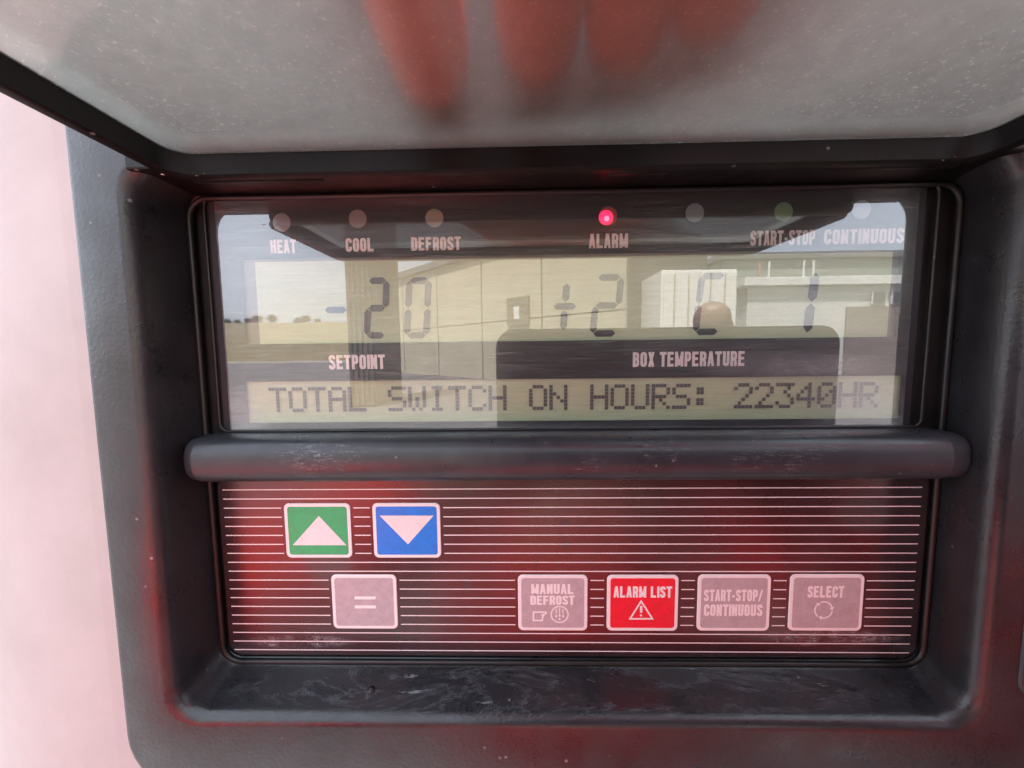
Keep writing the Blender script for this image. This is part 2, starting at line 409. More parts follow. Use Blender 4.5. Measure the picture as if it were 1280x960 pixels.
# concrete panel hall
M_conc = simple('cream_concrete', (.50, .46, .35), .8, .8, .2); M_joint = simple('panel_joint', (.18, .16, .13)); M_roof = simple('roof_sheet', (.16, .17, .18), .5)
hall = empty('concrete_hall', (-5, -24, GZ), 'long cream concrete panel hall with dark joints beside the yard', 'hall')
A = Vector((-11.2, -30, 0)); B = Vector((4.1, -14.8, 0)); dv = (B-A)/5; nr = Vector((B-A).normalized().cross(Vector((0, 0, 1))))
if nr.y < 0: nr = -nr
def slab(name, a, b, z0, z1, th, mat, par):
    d = nr*th
    bm = bmesh.new(); p = [a, b, b-d, a-d]
    lo = [bm.verts.new((q.x, q.y, z0)) for q in p]; hi = [bm.verts.new((q.x, q.y, z1)) for q in p]
    bm.faces.new(lo); bm.faces.new(hi)
    for i in range(4): bm.faces.new((lo[i], lo[(i+1) % 4], hi[(i+1) % 4], hi[i]))
    return from_bm(name, bm, mat, par, scale=1)
for i in range(5):
    a = A+dv*i; b = A+dv*(i+1); e = (B-A).normalized()*.05
    for z0, z1 in ((GZ+.01, GZ+3.0), (GZ+3.06, GZ+6.6)): slab('panel', a+e, b-e, z0, z1, .3, M_conc, hall)
slab('wall', A-nr*.08, B-nr*.08, GZ+.01, GZ+6.55, 8, M_joint, hall)
slab('roof', A+nr*.25-dv*.05, B+nr*.25+dv*.03, GZ+6.62, GZ+7.0, 9, M_roof, hall)
cn_ = empty('steel_container', (-4.2, -11, GZ), 'dark steel container standing upright at the near end of the hall', 'container')
boxobj('wall', (-4.62, -3.9, -12.5, -10.2, GZ+.01, 4.6), simple('dark_green_steel', (.05, .055, .05), .6), cn_, .03, 1)
for q in range(5): boxobj('rib', (-4.58+q*.14, -4.5+q*.14, -10.19, -10.14, GZ+.1, 4.5), simple('dark_rib', (.06, .062, .055), .6), cn_, 0, 1)
P_ = lambda t, o: A+(B-A)*t+nr*o
mb_ = slab('meter_box', P_(.698, .14), P_(.765, .14), 1.3, 2.65, .13, simple('meter_box_steel', (.20, .17, .13), .5), hall)
slab('notice_plate', P_(.722, .16), P_(.738, .16), 1.6, 2.2, .018, M_tr if 'M_tr' in globals() else simple('plate_white', (.8, .8, .8)), mb_)
# white trailers and office building to the right
M_tr = simple('trailer_white', (.78, .77, .72), .4, .7, .12); M_dk = simple('dark_metal', (.03, .03, .035), .5); M_tyre = simple('tyre_rubber', (.02, .02, .02), .8)
def trailer(x0, x1, y0, z1, label):
    t = empty('parked_trailer', ((x0+x1)/2, y0, GZ), label, 'trailer', None)
    boxobj('box_body', (x0, x1, y0-8, y0, GZ+1.1, z1), M_tr, t, .04, 1)
    xm = (x0+x1)/2
    for a, b in ((x0+.08, xm-.015), (xm+.015, x1-.08)):
        d = boxobj('rear_door', (a, b, y0+.004, y0+.05, GZ+1.2, z1-.1), M_tr, t, .01, 1)
        for s in (.3, .7): boxobj('lock_bar', (a+(b-a)*s-.02, a+(b-a)*s+.02, y0+.055, y0+.09, GZ+1.2, z1-.15), M_conc, d, 0, 1)
    boxobj('bumper', (x0+.1, x1-.1, y0-.1, y0+.02, GZ+.55, GZ+.75), M_dk, t, .02, 1)
    for sx in (x0+.25, x1-.25):
        bm = bmesh.new(); bmesh.ops.create_cone(bm, cap_ends=True, segments=20, radius1=.5, radius2=.5, depth=.35, matrix=Matrix.Translation((sx, y0-1.2, GZ+.5)) @ Matrix.Rotation(pi/2, 4, 'Y'))
        from_bm('wheel', bm, M_tyre, t, scale=1)
trailer(4.9, 7.5, -13.5, 2.75, 'sunlit white box trailer between the hall and the office')
M_off = simple('office_render', (.55, .55, .54), .8, .8, .12); M_br = simple('pink_brick', (.22, .18, .17), .8, 3, .25); M_or = simple('orange_door', (.62, .30, .16)); M_gl = Mt('dark_window', (.05, .06, .07), .1).m
off = empty('office_building', (16, -22, GZ), 'pale grey office with flat roof, orange doors and a brick end', 'building')
boxobj('wall', (12.2, 21.5, -30, -21, GZ+.01, 3.3), M_off, off, 0, 1)
boxobj('roof', (11.8, 21.9, -30.4, -20.6, 3.32, 3.75), simple('roof_edge', (.7, .7, .68)), off, .03, 1)
boxobj('brick_end', (17.4, 21.4, -20.99, -20.9, GZ+.02, 2.2), M_br, off, 0, 1)
for x in (13.2, 15.9): boxobj('door', (x, x+.9, -20.99, -20.93, GZ+.02, 1.1), M_or, off, 0, 1)
for x in (18.6, 19.6, 20.5):
    wn = boxobj('window', (x, x+.75, -20.89, -20.83, 2.3, 3.0), simple('frame_white', (.7, .7, .7)), off, 0, 1)
    boxobj('pane', (x+.06, x+.69, -20.82, -20.80, 2.36, 2.94), M_gl, wn, 0, 1)
for x in (12.6, 13.1, 14.9, 15.4): boxobj('roof_rail_post', (x, x+.06, -20.8, -20.74, 3.76, 4.6), M_or if x < 13 else M_tr, off, 0, 1)
wh = empty('warehouse', (26, -34, GZ), 'grey steel warehouse rising behind the office', 'building')
boxobj('wall', (17.5, 45, -60, -34, GZ+.01, 7.6), simple('sage_steel', (.26, .30, .27), .5, 1, .2), wh, 0, 1)
boxobj('roof', (17, 45.5, -60.5, -33.6, 7.62, 8.2), M_roof, wh, .05, 1)
# ---------------------------------------------------------------- unit wall
outer = rrect(-92.5, 250, -103, 71, 15)
wv, wf = cdt([[(-99, -700), (900, -700), (900, 165), (-99, 165)]], [rrect(-88, 245, -98, 66, 12)])
wvs = [(x, -9, z) for x, z in wv]; wfs = [tuple(f) for f in wf]
for k in range(13):     # rounded corner of the body, then the side running back
    a = radians(7*k); wvs += [(-99-110*sin(a), -9+110*(1-cos(a)), -700), (-99-110*sin(a), -9+110*(1-cos(a)), 165)]
    if k: n_ = len(wvs); wfs.append((n_-4, n_-2, n_-1, n_-3))
wvs += [(-215, 700, -700), (-215, 700, 165)]; n_ = len(wvs); wfs.append((n_-4, n_-2, n_-1, n_-3))
uw = link_mesh('unit_wall', wvs, wfs, M_wall, smooth=True)
for p in uw.data.polygons:
    if p.normal.y > 0: p.flip()
tag(uw, 'white painted body wall left of and around the control panel housing', 'wall')
# ---------------------------------------------------------------- control panel
cp = empty('control_panel', (12*MM, 0, -103*MM), 'dark grey plastic control panel with display, seven keys and raised lid', 'control panel')
FY = -13.0
X0, X1, Z0, Z1 = -80, 99.5, -82.5, 38.5            # opening at the front face
op = lambda g, r: rrect(X0-g, X1+g, Z0-g, Z1+g, r)
nb0 = lambda g, r: rrect(108.6-g, 240+g, -76-g, -24+g, r)
fr_out = rrect(-92.5+1.5, 248.5, -101.5, 69.5, 13.5)
o5 = op(2.6, 7.5); n5 = nb0(1.0, 5)
v2, f2 = cdt([fr_out], [o5, n5])
verts = [(x, FY, z) for x, z in v2]; faces = list(f2)
def add(vs, fs):
    s = len(verts); verts.extend(vs); faces.extend([tuple(i+s for i in f) for f in fs])
def arc_rings(fn, steps):   # fn(g, y)
    return [R3(fn(g), y) for g, y in steps]
# outer bevel and side
rg = [R3(fr_out, FY), R3(rrect(-92.1, 249.6, -102.6, 70.6, 14.6), FY+.45), R3(outer, FY+1.5), R3(outer, -8.8)]
add(*loft(rg))
# opening: soft shoulder, wall, ledge. The bottom wall is a wider sloped shoulder
def oring(t, Y, r):     # t 1 at face .. 0 wall
    gl, gb = 2.6*t, 2.6*t
    return R3(rrect(X0-gl, X1+gl, Z0-gb, Z1+gl, r), Y)
rg = [oring(1, FY, 7.5)]
for k in range(1, 7):
    a = radians(15*k); rg.append(R3(rrect(X0-2.6+2.6*sin(a), X1+2.6-2.6*sin(a), Z0-2.6+2.6*sin(a), Z1+2.6-2.6*sin(a), 7.5-1.0*sin(a)), FY+3.0*(1-cos(a))))
rg += [R3(rrect(X0+.2, X1+.6, Z0+.6, Z1, 6.3), -6), R3(rrect(X0+.5, X1+2.2, Z0+1.6, Z1, 6), -1.2), R3(rrect(X0+.9, X1+2.2, Z0+2.4, Z1, 5.6), .1), R3(rrect(X0+1.6, X1+1.6, Z0+3.2, Z1-.5, 5), .6), R3(rrect(X0+1.6, X1+1.6, Z0+3.2, Z1-.5, 5), 1.22)]
add(*loft(rg))
# neighbouring recessed field with a raised lip
rg = [R3(n5, FY), R3(nb0(.8, 4.8), FY-.5), R3(nb0(.3, 4.4), FY-.7), R3(nb0(-.3, 4), FY-.2), R3(nb0(-.6, 3.8), FY+2.5), R3(nb0(-3, 2.5), FY+2.6)]
add(*loft(rg))
nv = nb0(-3, 2.5); add(R3(nv, FY+2.6), [tuple(range(len(nv)))])
bm = bmesh.new(); bv = [bm.verts.new(v) for v in verts]
for f in faces:
    try: bm.faces.new([bv[i] for i in f])
    except ValueError: pass
bmesh.ops.remove_doubles(bm, verts=bm.verts, dist=.001)
hs = from_bm('housing', bm, P_house, cp); autosmooth(hs, 35)
# base board closing the recess
bb = flat('base_board', *cdt([rrect(-86, 108, -86, 42, 6)]), 1.2, P_gask, cp)
# rubber seal round the recess floor: two beads
def tube_ring(path, r, Y, seg=8, sx=1.0):
    n = len(path); rings = []
    for k in range(seg):
        a = 2*pi*k/seg; ring = []
        for i in range(n):
            p0, p1 = Vector(path[i-1]), Vector(path[(i+1) % n]); t = (p1-p0)
            t = t.normalized() if t.length > 1e-9 else Vector((1, 0)); nn = Vector((t.y, -t.x))
            q = Vector(path[i])+nn*cos(a)*r; ring.append((q.x, Y-sin(a)*r*sx, q.y))
        rings.append(ring)
    rings.append(rings[0]); vs, fs = loft(rings[:-1]); m_ = len(rings[0])
    k = seg-1
    for i in range(m_): fs.append((k*m_+i, k*m_+(i+1) % m_, (i+1) % m_, i))
    return vs, fs
for pth, r in ((rrect(-78.3, 100.9, -80.0, 37.0, 4.6), .7), (rrect(-74.6, 96.0, -18.9, 37.2, 2.0), .4)):
    vs_, fs_ = tube_ring(pth, r, -.1); link_mesh('seal', vs_, fs_, P_gask, cp, smooth=True)
# ---- crossbar: rounded profile with blended ends
prof = []
zc, hh = -24.6, 5.4
for k in range(21):
    a = radians(-90+180*k/20)     # bottom -> front -> top
    ex = .5
    y = -1.5-7.3*(abs(cos(a))**ex); z = zc+hh*(abs(sin(a))**.85)*(1 if sin(a) > 0 else -1)
    prof.append((y, z))
prof = [(1.0, zc-hh)]+prof+[(1.0, zc+hh)]
rings = []
def bar_ring(x, s, yo=0): return [(x, yo+(y-1.0)*s+1.0, zc+(z-zc)*(.4+.6*s)) for y, z in prof]
xs = [(-79.6, .55), (-78.9, .72), (-78.1, .85), (-77.0, .93), (-75.6, .96), (-75.1, .965), (-74.9, 1.02), (-60, 1.02), (-20, 1.02), (30, 1.02), (80, 1.02), (94.6, 1.02), (94.9, .985), (95.2, .975), (98.4, .95), (99.6, .90), (100.6, .80), (101.4, .66), (102.0, .5)]
vs_ = []; fs_ = []; n = len(prof)
for x, s in xs: vs_ += bar_ring(x, s)
for i in range(len(xs)-1):
    for k in range(n-1): fs_.append((i*n+k, i*n+k+1, (i+1)*n+k+1, (i+1)*n+k))
fs_.append(tuple(range(n))); fs_.append(tuple(range((len(xs)-1)*n, len(xs)*n)))
bm = bmesh.new(); bv = [bm.verts.new(v) for v in vs_]
for f in fs_: bm.faces.new([bv[i] for i in f])
autosmooth(from_bm('crossbar', bm, P_bar, cp), 35)
# ---- display
dm = rrect(-74, 93.8, -21, 38, 1.5)
l1 = [(-66.8, 22.9), (-66.8, 2.6), (88.6, 2.6), (88.6, 22.9)]; l2 = [(-67.9, -6.6), (-67.9, -16.9), (91.0, -16.9), (91.0, -6.6)]
mk = flat('mask_print', *cdt([dm], [l1, l2]), .35, M_mask, cp)
lc = flat('lcd_screen', *cdt([[(-68, 24), (-68, 2), (90, 2), (90, 24)]]), 1.0, M_lcdedge, cp); lc['label'] = 'upper screen with large segment digits'
flat('lit_field', *cdt([[(-64.0, 22.4), (-64.0, 2.1), (87.6, 2.1), (87.6, 22.4)]]), .96, M_lcd, lc)
lc2 = flat('lcd_screen', *cdt([[(-69, -6), (-69, -17.6), (92, -17.6), (92, -6)]]), 1.0, M_lcd2, cp); lc2['label'] = 'lower screen with one line of dot matrix text'
pane = boxobj('display_pane', (-72.1, 91.7, -.25, .25, -20.6, 36.8), G_pane, cp, .12)
# seven segment digits, drawn in panel mm from photograph boxes
SEG = {'a': ((0, 1), (1, 1)), 'b': ((1, 1), (1, .5)), 'c': ((1, .5), (1, 0)), 'd': ((0, 0), (1, 0)), 'e': ((0, .5), (0, 0)), 'f': ((0, 1), (0, .5)), 'g': ((0, .5), (1, .5))}
LY = .80
def seg_poly(p, q, t, gap=.12):
    p = Vector(p); q = Vector(q); d = (q-p).normalized(); n_ = Vector((-d.y, d.x)); h = t/2
    a = p+d*gap; b = q-d*gap
    return [a, a+d*h+n_*h, b-d*h+n_*h, b, b-d*h-n_*h, a+d*h-n_*h]
def digit(segs, u0, u1, vt, vb, slant, t=1.55, name='digit', ink=None):
    (xa, zt), (xb, zb) = at(u0, vt, LY), at(u1, vb, LY)
    w_, h_ = abs(xb-xa), zt-zb; x0 = min(xa, xb)
    dig = None
    for s in segs:
        (ax, az), (bx, bz) = SEG[s]; W = w_-t-slant; H = h_-t
        pp = (x0+t/2+ax*W, zb+t/2+az*H); qq = (x0+t/2+bx*W, zb+t/2+bz*H)
        po = [(v.x+(v.y-zb)/h_*slant, v.y) for v in seg_poly(pp, qq, t)]
        o = flat(name if dig is None else name, po, [tuple(range(6))], LY, ink or M_ink, lc)
digit('abged', 451, 490, 347, 423, 1.1, ink=M_inkf)
digit('abcdef', 502, 542, 347, 423, 1.1, ink=M_inkf)
digit('abged', 737, 780, 343, 420.5, 1.3, ink=M_inkd)
digit('afed', 867, 908, 341, 418.5, 1.3, ink=M_inkd)
def seg_line(u0, v0, u1, v1, t, name='digit', ink=None):
    p, q = at(u0, v0, LY), at(u1, v1, LY); flat(name, [tuple(v) for v in seg_poly(p, q, t, 0)], [tuple(range(6))], LY, ink or M_inkd, lc)
seg_line(406, 387.5, 433, 387.5, 1.5, 'minus_sign')
seg_line(692, 383, 720, 383, 1.5, 'plus_sign'); seg_line(708.5, 354, 707, 377.5, 1.6, 'plus_sign'); seg_line(705.5, 388, 704, 412, 1.6, 'plus_sign')
seg_line(1020, 341, 1014.5, 377, 2.1); seg_line(1014, 379, 1009, 415.5, 2.1)
# dot matrix line
DM = {'T': '11111 00100 00100 00100 00100 00100 00100', 'O': '01110 10001 10001 10001 10001 10001 01110', 'A': '01110 10001 10001 11111 10001 10001 10001',
 'L': '10000 10000 10000 10000 10000 10000 11111', 'S': '01111 10000 10000 01110 00001 00001 11110', 'W': '10001 10001 10001 10101 10101 10101 01010',
 'I': '01110 00100 00100 00100 00100 00100 01110', 'C': '01110 10001 10000 10000 10000 10001 01110', 'H': '10001 10001 10001 11111 10001 10001 10001',
 'N': '10001 10001 11001 10101 10011 10001 10001', 'U': '10001 10001 10001 10001 10001 10001 01110', 'R': '11110 10001 10001 11110 10100 10010 10001',
 ':': '00000 01100 01100 00000 01100 01100 00000', '2': '01110 10001 00001 00010 00100 01000 11111', '3': '11111 00010 00100 00010 00001 10001 01110',
 '4': '00010 00110 01010 10010 11111 00010 00010', '0': '01110 10001 10011 10101 11001 10001 01110'}
xa, zt = at(335, 484.5, LY); xb, zb_ = at(917, 509.5, LY); pitch = (xb-xa)/23; ztop = at(640, 481.5, LY)[1]; zbot = at(640, 513, LY)[1]
dx = pitch/5.55; dz = (ztop-zbot)/7
for i, ch in enumerate('TOTAL SWITCH ON HOURS: 22340HR'):
    if ch == ' ': continue
    vs_ = []; fs_ = []
    for r_, row in enumerate(DM[ch].split()):
        for c_, b in enumerate(row):
            if b == '1':
                x = xa+i*pitch+c_*dx; z = ztop-(r_+1)*dz; s = len(vs_); e = .035
                vs_ += [(x+e, z+e), (x+dx-e, z+e), (x+dx-e, z+dz-e), (x+e, z+dz-e)]; fs_.append((s, s+1, s+2, s+3))
    flat('character', vs_, fs_, LY, M_inkf if i > 28 else M_ink2, lc2)
# ---- stroke lettering
def rp(pts, r, n=5, closed=False):
    """round the corners of a polyline"""
    P = [Vector(p) for p in pts]; out = []; N = len(P)
    for i in range(N):
        if not closed and i in (0, N-1): out.append(P[i]); continue
        a, b, c = P[i-1], P[i], P[(i+1) % N]
        d1 = (a-b); d2 = (c-b); rr = min(r, d1.length*.49, d2.length*.49)
        p0 = b+d1.normalized()*rr; p1 = b+d2.normalized()*rr
        for k in range(n+1):
            t = k/n; out.append(p0*(1-t)**2+b*2*t*(1-t)+p1*t*t)
    return out
def stroke(pts, t, closed=False):
    P = [Vector(p) for p in pts]; N = len(P); L = []; Rr = []
    for i in range(N):
        a = P[i-1] if (i or closed) else None; c = P[(i+1) % N] if (i < N-1 or closed) else None
        d1 = (P[i]-a).normalized() if a is not None else None; d2 = (c-P[i]).normalized() if c is not None else None
        if d1 is None: d1 = d2
        if d2 is None: d2 = d1
        n1 = Vector((-d1.y, d1.x)); n2 = Vector((-d2.y, d2.x)); m_ = (n1+n2)
        m_ = m_.normalized() if m_.length > 1e-6 else n1
        k = t/2/max(.45, m_.dot(n1)); L.append(P[i]+m_*k); Rr.append(P[i]-m_*k)
    out = []
    for i in range(N if closed else N-1):
        j = (i+1) % N; out.append([tuple(L[i]), tuple(L[j]), tuple(Rr[j]), tuple(Rr[i])])
    return out
def glyph(ch, w=.46, t=.165):
    a, b, lo, hi, m = t/2, w-t/2, t/2, 1-t/2, .5; r = .17; S = lambda *p: stroke(p, t)
    SR = lambda *p: stroke(rp(p, r), t)
    if ch == 'H': return S((a, 0), (a, 1))+S((b, 0), (b, 1))+stroke([(a, m), (b, m)], t*.85)
    if ch == 'E': return S((a, 0), (a, 1))+stroke([(a, lo), (w*.95, lo)], t*.95)+stroke([(a, hi), (w*.95, hi)], t*.95)+stroke([(a, .52), (w*.88, .52)], t*.9)
    if ch == 'F': return S((a, 0), (a, 1))+S((a, hi), (w*.95, hi))+S((a, .5), (w*.85, .5))
    if ch == 'A': return stroke([(t*.42, 0), (w/2-t*.12, 1)], t*.86)+stroke([(w-t*.42, 0), (w/2+t*.12, 1)], t*.86)+stroke([(w*.2, .27), (w*.8, .27)], t*.75)
    if ch == 'T': return S((w/2, 0), (w/2, 1))+S((-.01, hi), (w+.01, hi))
    if ch == 'L': return S((a, 0), (a, 1))+S((a, lo), (w*.97, lo))
    if ch == 'I': return S((a, 0), (a, 1))
    if ch == 'N': return S((a, 0), (a, 1))+S((b, 0), (b, 1))+stroke([(a, .97), (b, .03)], t*.85)
    if ch == 'M': 
        W = w*1.28; return S((a, 0), (a, 1))+S((W-a, 0), (W-a, 1))+stroke([(a+.01, .97), (W/2, .08)], t*.75)+stroke([(W-a-.01, .97), (W/2, .08)], t*.75)
    if ch == 'O': return stroke(rp([(a, lo), (b, lo), (b, hi), (a, hi)], r, closed=True), t, True)
    if ch == 'D': return S((a, 0), (a, 1))+stroke(rp([(a, lo), (b, lo), (b, hi), (a, hi)], r), t*.98)
    if ch == 'C': return SR((b, .36), (b, lo), (a, lo), (a, hi), (b, hi), (b, .66))
    if ch == 'U': return SR((a, 1), (a, lo), (b, lo), (b, 1))
    if ch == 'S': return SR((a, .30), (a, lo), (b, lo), (b, .42), (a, .60), (a, hi), (b, hi), (b, .71))
    if ch == 'P': return S((a, 0), (a, 1))+stroke(rp([(a, .44), (b, .44), (b, hi), (a, hi)], r), t*.95)
    if ch == 'R': return S((a, 0), (a, 1))+stroke(rp([(a, .47), (b, .47), (b, hi), (a, hi)], r), t*.95)+stroke([(b-.01, 0), (b-.01, .30), (w*.55, .47)], t*.95)
    if ch == 'B': return S((a, 0), (a, 1))+stroke(rp([(a, .52), (b-.01, .52), (b-.01, hi), (a, hi)], r), t*.92)+stroke(rp([(a, lo), (b, lo), (b, .52), (a, .52)], r), t*.92)
    if ch == 'X': return stroke([(t*.5, 0), (w-t*.5, 1)], t*.95)+stroke([(w-t*.5, 0), (t*.5, 1)], t*.95)
    if ch == '-': return stroke([(.02, .42), (w*.55, .42)], t*.95)
    if ch == '/': return stroke([(.05, 0), (w*.72, 1)], t*.8)
    return []
GW = {'I': .165, 'M': .46*1.28, '-': .29, '/': .36, ' ': .22}
def text(txt, u0, v0, u1, v1, Y, parent, mat=L_white, name='lettering', wt=.195, gap=.075):
    """words fitted between two photograph corners (left, top) and (right, bottom)"""
    (xa, za), (xb, zb) = at(u0, (v0+v1)/2, Y), at(u1, (v0+v1)/2, Y)
    um = (u0+u1)/2; z1 = at(um, v0, Y)[1]; z0 = at(um, v1, Y)[1]
    W = sum(GW.get(c, .46)+gap for c in txt)-gap; H = z1-z0; sx = (xb-xa)/W
    polys = []; x = 0
    for c in txt:
        for p in glyph(c, t=wt): polys.append([(xa+(x+q[0])*sx, z0+q[1]*H) for q in p])
        x += GW.get(c, .46)+gap
    v_, f_ = union(polys)
    return flat(name, v_, f_, Y, mat, parent)
TY = .30
for a in (('HEAT', 338, 299.5, 370, 316.5), ('COOL', 432, 297.5, 467, 314.5), ('DEFROST', 514, 296, 576, 313), ('ALARM', 736, 292, 785, 310), ('START-STOP', 938, 288, 1019, 306.5), ('CONTINUOUS', 1030, 286, 1130, 304.5),
          ('SETPOINT', 411, 443.5, 481, 461.5), ('BOX TEMPERATURE', 791, 439.5, 931, 458)): text(*a, TY, cp)
# indicator lamps
def disc(bm, x, z, r, Y, dome, n=24):
    c = bm.verts.new((x, Y-dome, z)); r1 = [bm.verts.new((x+r*.6*cos(2*pi*k/n), Y-dome*.75, z+r*.6*sin(2*pi*k/n))) for k in range(n)]
    r2 = [bm.verts.new((x+r*cos(2*pi*k/n), Y, z+r*sin(2*pi*k/n))) for k in range(n)]
    for k in range(n):
        j = (k+1) % n; bm.faces.new((c, r1[k], r1[j])); bm.faces.new((r1[k], r2[k], r2[j], r1[j]))
for u, v, m_, lb in ((352, 278, LED, None), (447, 273.5, LED, None), (543, 272.5, LEDc, 'cream lamp'), (760, 270, LEDr, 'lamp glowing red'), (868.5, 266, LEDb, None), (979.5, 264.5, LEDg, 'pale green lamp'), (1077, 262, LED, None)):
    x, z = at(u, v, TY); bm = bmesh.new(); disc(bm, x, z, 2.15, .32, .06)
    o = from_bm('indicator_lamp', bm, m_, cp, True)
    if lb: o['label'] = lb
    if m_ is LEDr:
        bm = bmesh.new(); x2, z2 = at(757.5, 272, TY); disc(bm, x2, z2, 1.6, .24, .05); from_bm('lit_die', bm, LEDon, o, True)
        bm = bmesh.new(); disc(bm, x2+.15, z2-.25, .6, .18, .03); from_bm('bright_core', bm, LEDhot, o, True)
# ---- keypad
kp = flat('keypad_sheet', *cdt([rrect(-76.6, 99.2, -78.2, -30.2, 3.5)]), .0, K_pad, cp)
KEYS = [(-59.9, -43.0, -51.7, -37.4, 'green'), (-37.4, -20.3, -51.7, -37.4, 'blue'), (-48.8, -32.0, -70.8, -56.2, 'equals'), (-1.0, 16.6, -71.1, -56.2, 'manual'), (21.5, 39.4, -71.1, -56.2, 'alarm'), (44.2, 62.3, -71.0, -56.1, 'start'), (67.0, 85.2, -70.9, -56.0, 'select')]
zs = [at(640, 611+0.0, 0)[1]+(at(640, 813.5, 0)[1]-at(640, 611, 0)[1])*k/18 for k in range(19)]
M_stripe = paint('stripe_print', (.80, .75, .76), .45, .1)
for z in zs:
    cuts = sorted([(k[0]-.75, k[1]+.75) for k in KEYS if k[2]-.3 < z < k[3]+.3])
    x = -75.4; pieces = []
    for a, b in cuts: pieces.append((x, a)); x = b
    pieces.append((x, 97.6)); vs_ = []; fs_ = []
    for a, b in pieces:
        s = len(vs_); vs_ += [(a, z-.13), (b, z-.13), (b, z+.13), (a, z+.13)]; fs_.append((s, s+1, s+2, s+3))
    flat('stripe', vs_, fs_, -.03, M_stripe, cp)
def plate(name, pts, Y, th, mat, par, bev=.0):
    inn = [(x, z) for x, z in pts]
    cx = sum(p[0] for p in pts)/len(pts); cz = sum(p[1] for p in pts)/len(pts)
    sh = [(x-(x-cx)/max(abs(x-cx), .01)*min(.12, abs(x-cx)), z-(z-cz)/max(abs(z-cz), .01)*min(.12, abs(z-cz))) for x, z in pts]
    vs, fs = loft([R3(pts, Y), R3(pts, Y-th*.5), R3(sh, Y-th)], False, True)
    bm = bmesh.new(); b = [bm.verts.new(v) for v in vs]
    for f in fs: bm.faces.new([b[i] for i in f])
    return from_bm(name, bm, mat, par)
for x0, x1, z0, z1, kd in KEYS:
    face = {'green': K_green, 'blue': K_blue, 'alarm': K_red}.get(kd, K_grey)
    k = plate('key', rrect(x0, x1, z0, z1, 1.3, 6), -.02, .22, K_white, cp)
    k['label'] = {'green': 'green key with white triangle pointing up', 'blue': 'blue key with white triangle pointing down', 'equals': 'grey key with equals sign', 'manual': 'grey key reading MANUAL DEFROST', 'alarm': 'red key reading ALARM LIST', 'start': 'grey key reading START-STOP/ CONTINUOUS', 'select': 'grey key reading SELECT'}[kd]
    KY = -.27
    flat('key_face', *cdt([rrect(x0+.85, x1-.85, z0+.85, z1-.85, .7, 5)]), -.255, face, k)
    fy = -.275
    A_ = lambda u, v: at(u, v, fy)
    def st(name, polys): 
        v_, f_ = union([[tuple(q) for q in p] for p in polys]); flat(name, v_, f_, fy, K_white, k)
    if kd == 'green': flat('triangle_symbol', [A_(398.5, 645), A_(433, 681.5), A_(366, 681.5)], [(0, 1, 2)], fy, K_sym, k)
    if kd == 'blue': flat('triangle_symbol', [A_(474.5, 644.5), A_(542, 644.5), A_(510, 680.5)], [(0, 1, 2)], fy, K_sym, k)
    if kd == 'equals':
        (a, b), (c, d) = A_(443, 745.5), A_(470, 760.5); t = .8
        st('equals_sign', [[(a, b-t), (c, b-t), (c, b), (a, b)], [(a, d), (c, d), (c, d+t), (a, d+t)]])
    if kd == 'manual':
        text('MANUAL', 664, 730, 717, 742.5, fy, k, K_white); text('DEFROST', 663, 744.5, 718, 756, fy, k, K_white)
        hand = [(683.5, 765.2), (666.8, 765.2), (666.8, 775.6), (677.5, 775.6), (678.6, 770.5), (680.5, 768)]
        pl = stroke([A_(*p) for p in hand], .42)+stroke([A_(676, 769), A_(684, 766.5)], .3)
        st('hand_symbol', pl)
        cx, cz = A_(699.5, 768); r = 2.15; t = .34
        pl = stroke([(cx+r*cos(2*pi*q/28), cz+r*sin(2*pi*q/28)) for q in range(28)], t, True)
        for q in (-1, 0, 1):
            pl += stroke([(cx+q*.85, cz+(1.75 if q == 0 else 1.5)), (cx+q*.85, cz+.15)], .26)
            pl.append([(cx+q*.85+.28*cos(2*pi*s/8), cz-(.45 if q else .3)+.36*sin(2*pi*s/8)) for s in range(8)])
        pl.append([(cx+.26*cos(2*pi*s/8), cz-1.25+.36*sin(2*pi*s/8)) for s in range(8)])
        st('defrost_symbol', pl)
    if kd == 'alarm':
        text('ALARM LIST', 767, 733, 840, 747, fy, k, K_white)
        tri = [A_(801.5, 751.5), A_(815.5, 773.5), A_(787.5, 773.5)]
        pl = stroke(tri, .42, True); cx, _ = A_(801.5, 760); pl += stroke([(cx, A_(801, 757.5)[1]), (cx, A_(801, 766)[1])], .62)
        cz = A_(801, 769.3)[1]; pl.append([(cx+.32*cos(2*pi*s/10), cz+.3*sin(2*pi*s/10)) for s in range(10)])
        st('warning_symbol', pl)
    if kd == 'start':
        text('START-STOP/', 880, 737, 953, 751.5, fy, k, K_white); text('CONTINUOUS', 880, 755.5, 953, 770, fy, k, K_white)
    if kd == 'select':
        text('SELECT', 1009.5, 732.5, 1055, 747, fy, k, K_white)
        cx, cz = A_(1029.5, 762.5); r = 2.15; pl = []
        for q in range(3):
            a0 = radians(20+120*q); a1 = radians(112+120*q)
            pl += stroke([(cx+r*cos(a0+(a1-a0)*s/10), cz+r*sin(a0+(a1-a0)*s/10)) for s in range(11)], .36)
            pl.append([(cx+(r+.62)*cos(a0), cz+(r+.62)*sin(a0)), (cx+(r-.62)*cos(a0), cz+(r-.62)*sin(a0)), (cx+r*cos(a0-.42), cz+r*sin(a0-.42))])
        st('rotation_symbol', pl)
